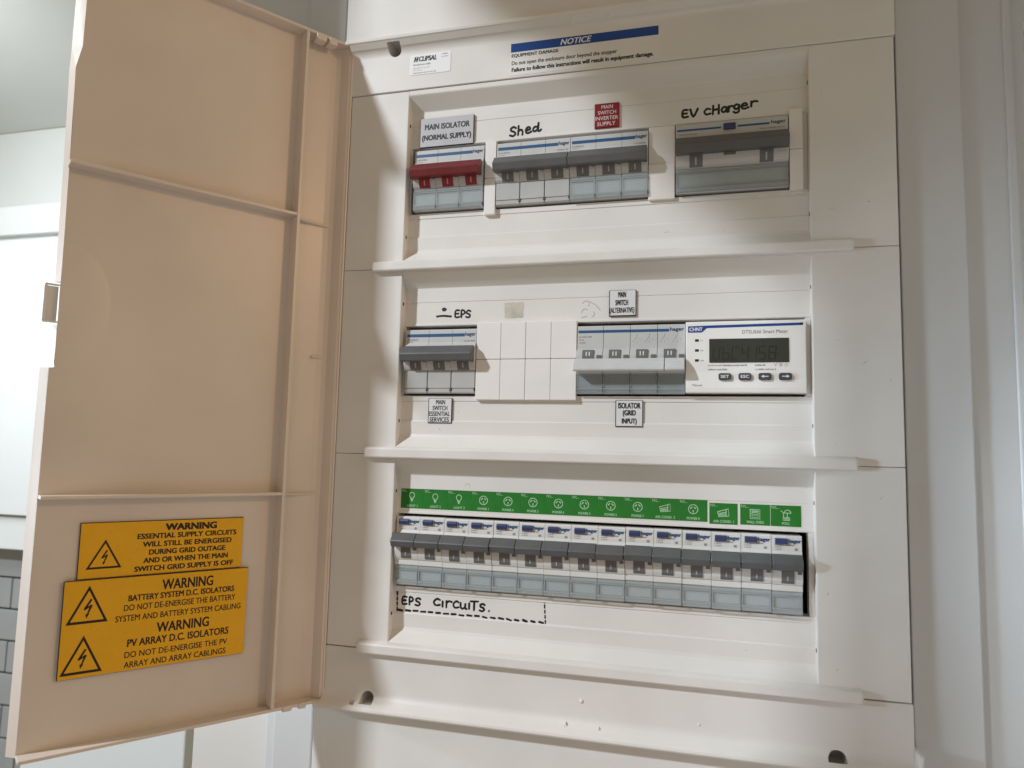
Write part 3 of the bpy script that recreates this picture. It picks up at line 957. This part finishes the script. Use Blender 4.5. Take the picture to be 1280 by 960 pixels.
sign('label_plate', 'small dark red plate reading MAIN SWITCH INVERTER SUPPLY', 'label', 135.6, 152.6, 184.2, 201.6, 1.9, 1.5, SIGNR, SIGNR, WINK,
     [('MAIN', 140.4, 148.2, 197.6, 200.2), ('SWITCH', 138.0, 150.4, 193.6, 196.2), ('INVERTER', 136.2, 151.8, 189.6, 192.2), ('SUPPLY', 137.6, 150.0, 185.6, 188.2)], group=GL, rim=.2)
sign('label_plate', 'small white plate reading MAIN SWITCH (ALTERNATIVE) above the four pole isolator', 'label', 147.0, 164.9, 52.8, 70.4, 1.9, 1.5, SIGNW, SIGNK, INK,
     [('MAIN', 153.0, 158.4, 65.4, 69.2), ('SWITCH', 151.2, 159.8, 60.0, 63.8), ('(ALTERNATIVE)', 147.5, 163.9, 53.9, 58.6, .016)], group=GL, bold=.03, rim=.6)
sign('label_plate', 'small white plate reading ISOLATOR (GRID INPUT) below the four pole isolator', 'label', 152.0, 169.8, -20.6, -3.2, 1.7, 1.5, SIGNW, SIGNK, INK,
     [('ISOLATOR', 153.8, 168.4, -8.6, -4.8), ('(GRID', 156.8, 165.4, -14.2, -9.6), ('INPUT)', 156.2, 166.0, -19.4, -15.0)], group=GL, bold=.03, rim=.6)
sign('label_plate', 'small white plate reading MAIN SWITCH ESSENTIAL SERVICES', 'label', 20.8, 38.4, -19.8, -2.2, 1.7, 1.5, SIGNW, SIGNK, INK,
     [('MAIN', 26.6, 33.4, -6.6, -3.4), ('SWITCH', 24.2, 35.2, -10.8, -7.6), ('ESSENTIAL', 21.6, 37.2, -14.8, -11.6), ('SERVICES', 22.2, 36.6, -18.9, -15.6)], group=GL, bold=.018, rim=.6)
# notice and rating stickers on the top band
t = thing('notice_sticker', 'white NOTICE sticker with a blue header on the top band', 'sticker', (0, FB, 0))
bm = new_bm(); box(bm, 76.8, 179.4, -.25, -.02, 224.4, 248.2, .05, 1); build('paper', bm, NOTW, t)
bm = new_bm(); rect(bm, 77.0, 179.2, 241.6, 248.0, -.29); build('header', bm, NOTB, t)
bm = new_bm(); text(bm, 'NOTICE', 112.4, 134.2, 242.7, 246.9, -.33, bold=.02, shear=.25); build('lettering', bm, WINK, t)
bm = new_bm()
text(bm, 'EQUIPMENT DAMAGE', 77.6, 111.2, 237.4, 240.3, -.31, bold=.025)
text(bm, 'Do not open the enclosure door beyond the stopper', 77.8, 151.6, 231.2, 235.0, -.31, bold=.012)
text(bm, 'Failure to follow this instructions will result in equipment damage.', 77.8, 176.0, 226.2, 230.2, -.31, bold=.028)
build('lettering', bm, INK, t)
t = thing('rating_sticker', 'small white maker sticker at the top left of the board', 'sticker', (0, FB, 0))
bm = new_bm(); slab(bm, rrect(.2, 32, 233.6, 249.2, 1.4), -.25, -.02); build('paper', bm, STICKW, t)
bm = new_bm()
text(bm, 'CLIPSAL', 7.2, 21.2, 243.6, 247.4, -.29, bold=.035, shear=.2)
for x in (3.2, 5.0):
    bm.faces.new([bm.verts.new(p) for p in ((x, -.29, 243.6), (x + 1.3, -.29, 243.6), (x + 2.2, -.29, 247.4), (x + .9, -.29, 247.4))])
rect(bm, 4.4, 6.6, 245.0, 245.9, -.3)
build('logo', bm, INK, t)
bm = new_bm()
for x0, x1, z0, z1 in ((3, 17, 240.6, 242.2), (3, 16, 238.4, 239.1), (3, 10, 236.8, 237.4), (3, 21, 234.6, 235.6), (25, 30, 247, 248), (25, 30, 245, 246)):
    dashes(bm, x0, x1, z0, z1, -.29, RZ)
build('fine_print', bm, GREYINK, t)

# ------------------------------------------------------------------ green circuit stickers
def icon(bm, kind, cx, cz, y):
    R_ = .26
    def ring(x, z, r, a0=0, a1=360, n=16):
        stroke(bm, [(x + r * math.cos(math.radians(a0 + (a1 - a0) * k / n)), z + r * math.sin(math.radians(a0 + (a1 - a0) * k / n))) for k in range(n + 1)], R_, y, .05, smooth=False, seg=5)
    def ln(*p, r=R_):
        stroke(bm, list(p), r, y, .05, smooth=False, seg=5)
    if kind == 'bulb':
        ring(cx, cz + 1.2, 1.9, -50, 230)
        ln((cx - 1.2, cz - .2), (cx - .6, cz - 1.8)); ln((cx + 1.2, cz - .2), (cx + .6, cz - 1.8))
        ln((cx - .5, cz - 2.2), (cx + .5, cz - 2.2)); ln((cx - .4, cz - 2.9), (cx + .4, cz - 2.9)); ln((cx, cz - 1.7), (cx, cz - .9), r=.4)
    elif kind == 'socket':
        ring(cx, cz, 2.9, 0, 360, 22)
        ln((cx - 1.6, cz + .4), (cx - .7, cz + 1.3), r=.36); ln((cx + 1.6, cz + .4), (cx + .7, cz + 1.3), r=.36); ln((cx, cz - .8), (cx, cz - 1.9), r=.36)
    elif kind == 'aircon':
        ln((cx - 3.4, cz + .6), (cx + 3, cz + 2.6), (cx + 3.3, cz - 1.8), (cx - 2.8, cz - 2.4), (cx - 3.4, cz + .6))
        ln((cx + 1.6, cz + 2), (cx + 1.6, cz - 1.8)); ln((cx - 2.6, cz - .4), (cx + 1.2, cz + .3)); ln((cx - 2.8, cz - 1.6), (cx + 1.4, cz - 1.2)); ln((cx - 2.4, cz - 1), (cx + .8, cz - .6), r=.2)
    elif kind == 'oven':
        ln((cx - 2.8, cz + 2.8), (cx + 2.8, cz + 2.8), (cx + 2.8, cz - 2.8), (cx - 2.8, cz - 2.8), (cx - 2.8, cz + 2.8))
        ln((cx - 1.8, cz + .8), (cx + 1.8, cz + .8), (cx + 1.8, cz - 1.9), (cx - 1.8, cz - 1.9), (cx - 1.8, cz + .8)); ln((cx - 1.8, cz + 1.8), (cx + 1.8, cz + 1.8), r=.36); ln((cx - 1.2, cz - .5), (cx + 1.2, cz - .5))
    else:
        ln((cx - 2.8, cz + 2.6), (cx - 1.4, cz + 1.6), (cx - 1.4, cz - 1.2)); ring(cx + 1, cz + 1.4, 1.9, 0, 180, 10); ln((cx - .9, cz + 1.4), (cx + 2.9, cz + 1.4)); ln((cx + .8, cz + 1.4), (cx + .8, cz - 1))
        for k in range(3):
            ln((cx - 1.6, cz - 1.2 - k * .8), (cx - .4, cz - 1.5 - k * .8), (cx + .8, cz - 1.2 - k * .8), (cx + 2.2, cz - 1.5 - k * .8))
KIND = ['bulb'] * 3 + ['socket'] * 7 + ['aircon', 'socket', 'aircon', 'oven', 'pool']
DESC = {'bulb': 'light bulb', 'socket': 'power socket', 'aircon': 'air conditioner', 'oven': 'wall oven', 'pool': 'swimming pool'}
for i in range(15):
    if i < 12:
        x0, w, zt, zb = 2.2 + i * 17.33, 17.3, -65.9, -79.4
    elif i == 12:
        x0, w, zt, zb = 211.3, 17.0, -67.4, -80.4
    else:
        x0, w, zt, zb = 229.8 + (i - 13) * 17.9, 17.6, -67.3, -80.0
    if i == 12:
        pos = 'set slightly lower than its neighbours'
    else:
        pos = 'above the ' + ORD[i] + ' slim breaker'
    t = thing('circuit_sticker', 'green ' + NAMES[i].replace('.', '') + ' sticker with ' + DESC[KIND[i]] + ' icon, ' + pos, 'sticker', (x0, 2.0, 0), 0, 'green circuit stickers above the bottom row')
    bm = new_bm(); box(bm, .03, w - .03, -.18, .0, zb, zt, .04, 1); build('paper', bm, GREEN, t)
    bm = new_bm()
    text(bm, 'N/L...', .6, 5.2, zt - 2.2, zt - .4, -.22)
    icon(bm, KIND[i], w * (.50 if KIND[i] != 'bulb' else .48), zt - 6.0 if i else zt - 5.6, -.2)
    n = len(NAMES[i])
    hw = n * .56
    text(bm, NAMES[i], w * .5 - hw, w * .5 + hw, zb + 1.0, zb + 2.6, -.22, bold=.015)
    build('print', bm, MINT, t)

# ------------------------------------------------------------------ yellow warning signs on the door
def tri(bm, cx, cz, w, h, y):
    th = .95
    a = [(cx - w / 2, cz - h * .45), (cx + w / 2, cz - h * .45), (cx, cz + h * .55)]
    c = Vector((cx, cz - h * .10))
    k = .80
    inner = [tuple(Vector(p) * k + c * (1 - k)) for p in a]
    for i in range(3):
        j = (i + 1) % 3
        bm.faces.new([bm.verts.new((p[0], y, p[1])) for p in (a[i], a[j], inner[j], inner[i])])
    s = h / 14
    for q in ([(.9, 4.2), (-1.9, -.6), (-.6, -.2), (1.6, 3.6)], [(-1.9, -.6), (-1.2, -1.0), (1.9, 1.0), (1.2, 1.4)], [(1.9, 1.0), (.6, .3), (-.5, -3.4), (.2, -3.2)], [(-.9, -3.0), (.7, -2.7), (-.5, -5.0)]):
        bm.faces.new([bm.verts.new((cx + a_ * s * .8, y - .02, cz - .8 + b_ * s * .8)) for a_, b_ in q])

def door_sign(label, s0, s1, z0, z1, n, lines, tris, tilt):
    """s0 is the edge nearest the hinge, s1 the edge nearest the free side; local x runs from s1 to s0"""
    w = s1 - s0
    loc = P0 + dv * s1 + nv * (PIN + n)
    t = thing('warning_sign', label, 'sign', (loc.x, loc.y, z0), math.radians(54))
    t.rotation_euler = (0, tilt, math.radians(54))
    h = z1 - z0
    bm = new_bm(); box(bm, 0, w, -1.1, -.05, 0, h, .1, 1); build('core', bm, SIGNK, t)
    bm = new_bm(); box(bm, .45, w - .1, -1.3, -1.0, .15, h - .4, .06, 1); build('face', bm, SIGNY, t)
    bm = new_bm()
    for s, a, c, d, e, bo in lines:
        text(bm, s, a * w, c * w, d * h, e * h, -1.35, bold=bo)
    build('lettering', bm, YINK, t)
    bm = new_bm()
    for cx, cz, tw, tht in tris:
        tri(bm, cx * w, cz * h, tw * w, tht, -1.35)
    build('hazard_triangle', bm, YINK, t)
    return t
door_sign('yellow sign about essential supply circuits, the upper and smaller of the two on the door', 58.0, 152.2, -118.5, -86.0, .2,
          [('WARNING', .49, .82, .80, .935, .05), ('ESSENTIAL SUPPLY CIRCUITS', .325, .955, .66, .76, .036), ('WILL STILL BE ENERGISED', .36, .925, .51, .61, .036),
           ('DURING GRID OUTAGE', .40, .885, .36, .46, .036), ('AND OR WHEN THE MAIN', .37, .905, .21, .31, .036), ('SWITCH GRID SUPPLY IS OFF', .32, .945, .06, .16, .036)],
          [(.145, .40, .20, 17)], 0.0)
door_sign('larger yellow sign with two lightning triangles, battery system and PV array warnings', 53.6, 158.4, -174.0, -118.8, 1.6,
          [('WARNING', .50, .79, .825, .94, .02), ('BATTERY SYSTEM D.C. ISOLATORS', .325, .92, .735, .80, .026), ('DO NOT DE-ENERGISE THE BATTERY', .305, .93, .635, .70, .012), ('SYSTEM AND BATTERY SYSTEM CABLING', .265, .965, .525, .59, .012),
           ('WARNING', .485, .78, .365, .475, .02), ('PV ARRAY D.C. ISOLATORS', .335, .90, .25, .33, .022), ('DO NOT DE-ENERGISE THE PV', .325, .895, .135, .20, .012), ('ARRAY AND ARRAY CABLINGS', .325, .89, .03, .095, .012)],
          [(.125, .725, .205, 21.5), (.115, .215, .205, 21.5)], 0.0)

# ------------------------------------------------------------------ handwriting
GLY = {
    'S': [[(.9, .86), (.55, 1), (.18, .84), (.22, .6), (.66, .45), (.82, .2), (.5, 0), (.05, .1)]],
    'h': [[(.16, 1.1), (.12, .5), (.1, 0)], [(.12, .4), (.42, .62), (.72, .45), (.74, 0)]],
    'e': [[(.12, .36), (.72, .44), (.66, .68), (.38, .7), (.1, .4), (.2, .08), (.5, 0), (.95, .14)]],
    'd': [[(.72, .62), (.38, .64), (.08, .3), (.3, 0), (.68, .2), (.82, .62)], [(.9, 1.15), (.84, .5), (.86, .06), (1.1, .02), (1.3, .18)]],
    'E': [[(.85, 1), (.12, .95), (.1, .02), (.9, .04)], [(.12, .5), (.72, .52)]],
    'V': [[(.05, 1), (.42, 0), (.98, 1.02)]],
    'c': [[(.92, .85), (.5, .98), (.08, .5), (.35, .02), (.95, .12)]],
    'H': [[(.15, 1), (.1, 0)], [(.85, 1.05), (.82, 0)], [(.12, .5), (.85, .55)]],
    'a': [[(.75, .68), (.4, .72), (.1, .35), (.35, .02), (.7, .3), (.76, .7), (.78, .1), (.95, 0)]],
    'r': [[(.15, .75), (.15, 0)], [(.15, .45), (.5, .75), (.95, .68)]],
    'g': [[(.78, .66), (.4, .72), (.12, .36), (.4, .05), (.75, .3), (.8, .68), (.78, -.25), (.4, -.5), (.05, -.32)]],
    'P': [[(.15, 0), (.15, 1), (.65, .98), (.85, .72), (.6, .48), (.15, .42)]],
    'i': [[(.4, .72), (.4, 0)]],
    'u': [[(.1, .75), (.12, .2), (.4, .0), (.7, .25), (.75, .75), (.76, .1), (.95, 0)]],
    'T': [[(0, .98), (1, 1.02)], [(.5, 1), (.48, 0)]],
    '.': [[(.4, .02), (.42, .1)]],
}
def write(bm, items, y, r):
    for ch, x, z, w, h in items:
        for p in GLY[ch]:
            stroke(bm, [(x + a * w, z + c * h) for a, c in p], r, y, .1)
def hand(parent, bm, label):
    return tag(build('handwriting', bm, MARK, parent), label)
# coordinates are relative to each row's window
b = new_bm(); write(b, [('S', 74.8, 52.4, 5, 6.6), ('h', 80.4, 52.9, 5.0, 6.0), ('e', 86.0, 53.6, 4.8, 6.0), ('d', 91.4, 54.4, 4.8, 5.2)], 1.95, .86)
hand(panels[1], b, 'black marker word Shed')
b = new_bm(); write(b, [('E', 194.4, 54.4, 4.2, 4.8), ('V', 199.4, 54.2, 5.2, 5.2), ('c', 208.4, 54.8, 4.4, 4.0), ('H', 213.6, 54.6, 5.2, 5.8), ('a', 219.2, 55.2, 4.8, 5.0), ('r', 223.6, 55.6, 4.0, 4.6), ('g', 227.0, 56.4, 4.6, 4.6), ('e', 231.8, 56.4, 5.0, 5.2), ('r', 237.6, 57.4, 4.8, 4.6)], 1.95, .76)
hand(panels[1], b, 'black marker words EV cHarger')
b = new_bm(); write(b, [('E', 38.0, 55.4, 3.6, 4.8), ('P', 42.2, 55.2, 3.6, 4.8), ('S', 46.0, 55.0, 3.8, 5.0)], 1.95, .70)
stroke(b, [(24.4, 56.2), (29, 56.6), (35, 56.0)], .75, 1.95, .12)
rr_ = random.Random(2)
stroke(b, [(29.8 + math.cos(k * 1.3) * 1.5 * rr_.uniform(.4, 1), 61.2 + math.sin(k * 1.3) * 1.3 * rr_.uniform(.4, 1)) for k in range(15)], .55, 1.95, .12)
hand(panels[2], b, 'black marker letters EPS beside a scribbled dot over a dash')
b = new_bm()
write(b, [('E', 6.0, -12.4, 4.0, 4.8), ('P', 11.0, -12.6, 3.6, 4.9), ('S', 15.6, -12.8, 4.4, 5.0), ('c', 29.0, -11.6, 5.2, 4.4), ('i', 34.6, -12.2, 3.0, 5.0), ('r', 37.8, -12.4, 4.8, 5.6), ('c', 43.2, -12.2, 4.4, 4.4), ('u', 48.2, -12.4, 5.2, 5.0), ('i', 53.6, -12.2, 3.0, 5.2),
          ('T', 55.8, -12.8, 5.2, 5.8), ('S', 62.0, -13.0, 4.2, 4.8), ('.', 68.2, -12.6, 1.6, 1.8)], 1.75, .74)
for k in range(4):
    stroke(b, [(2.2 + .1 * k, -4.6 - k * 3.5), (2.3 + .1 * k, -6.6 - k * 3.5)], .7, 1.75, .1, smooth=False)
for k in range(19):
    x = 3.6 + k * 5.55
    z = -16.6 + rr_.uniform(-.25, .25)
    sl = rr_.uniform(-.3, .2) if k < 11 else rr_.uniform(-1.0, -.2)
    stroke(b, [(x, z), (x + rr_.uniform(2.4, 3.3), z + sl)], rr_.uniform(.66, .82), 1.66, .1, smooth=False)
for k in range(5):
    stroke(b, [(106.6 + .22 * k, -2.4 - k * 3.3), (106.7 + .22 * k, -4.2 - k * 3.3)], rr_.uniform(.50, .64), 1.75, .1, smooth=False)
hand(panels[3], b, 'black marker words EPS CircuiTS with a dashed outline')
# pencil and scuff marks
b = new_bm()
stroke(b, [(49, 70), (51.5, 71.8), (53, 69.5)], .14, 1.97, .05)
tag(build('smudge', b, FAINT, panels[3]), 'tiny pencil tick above the green stickers')
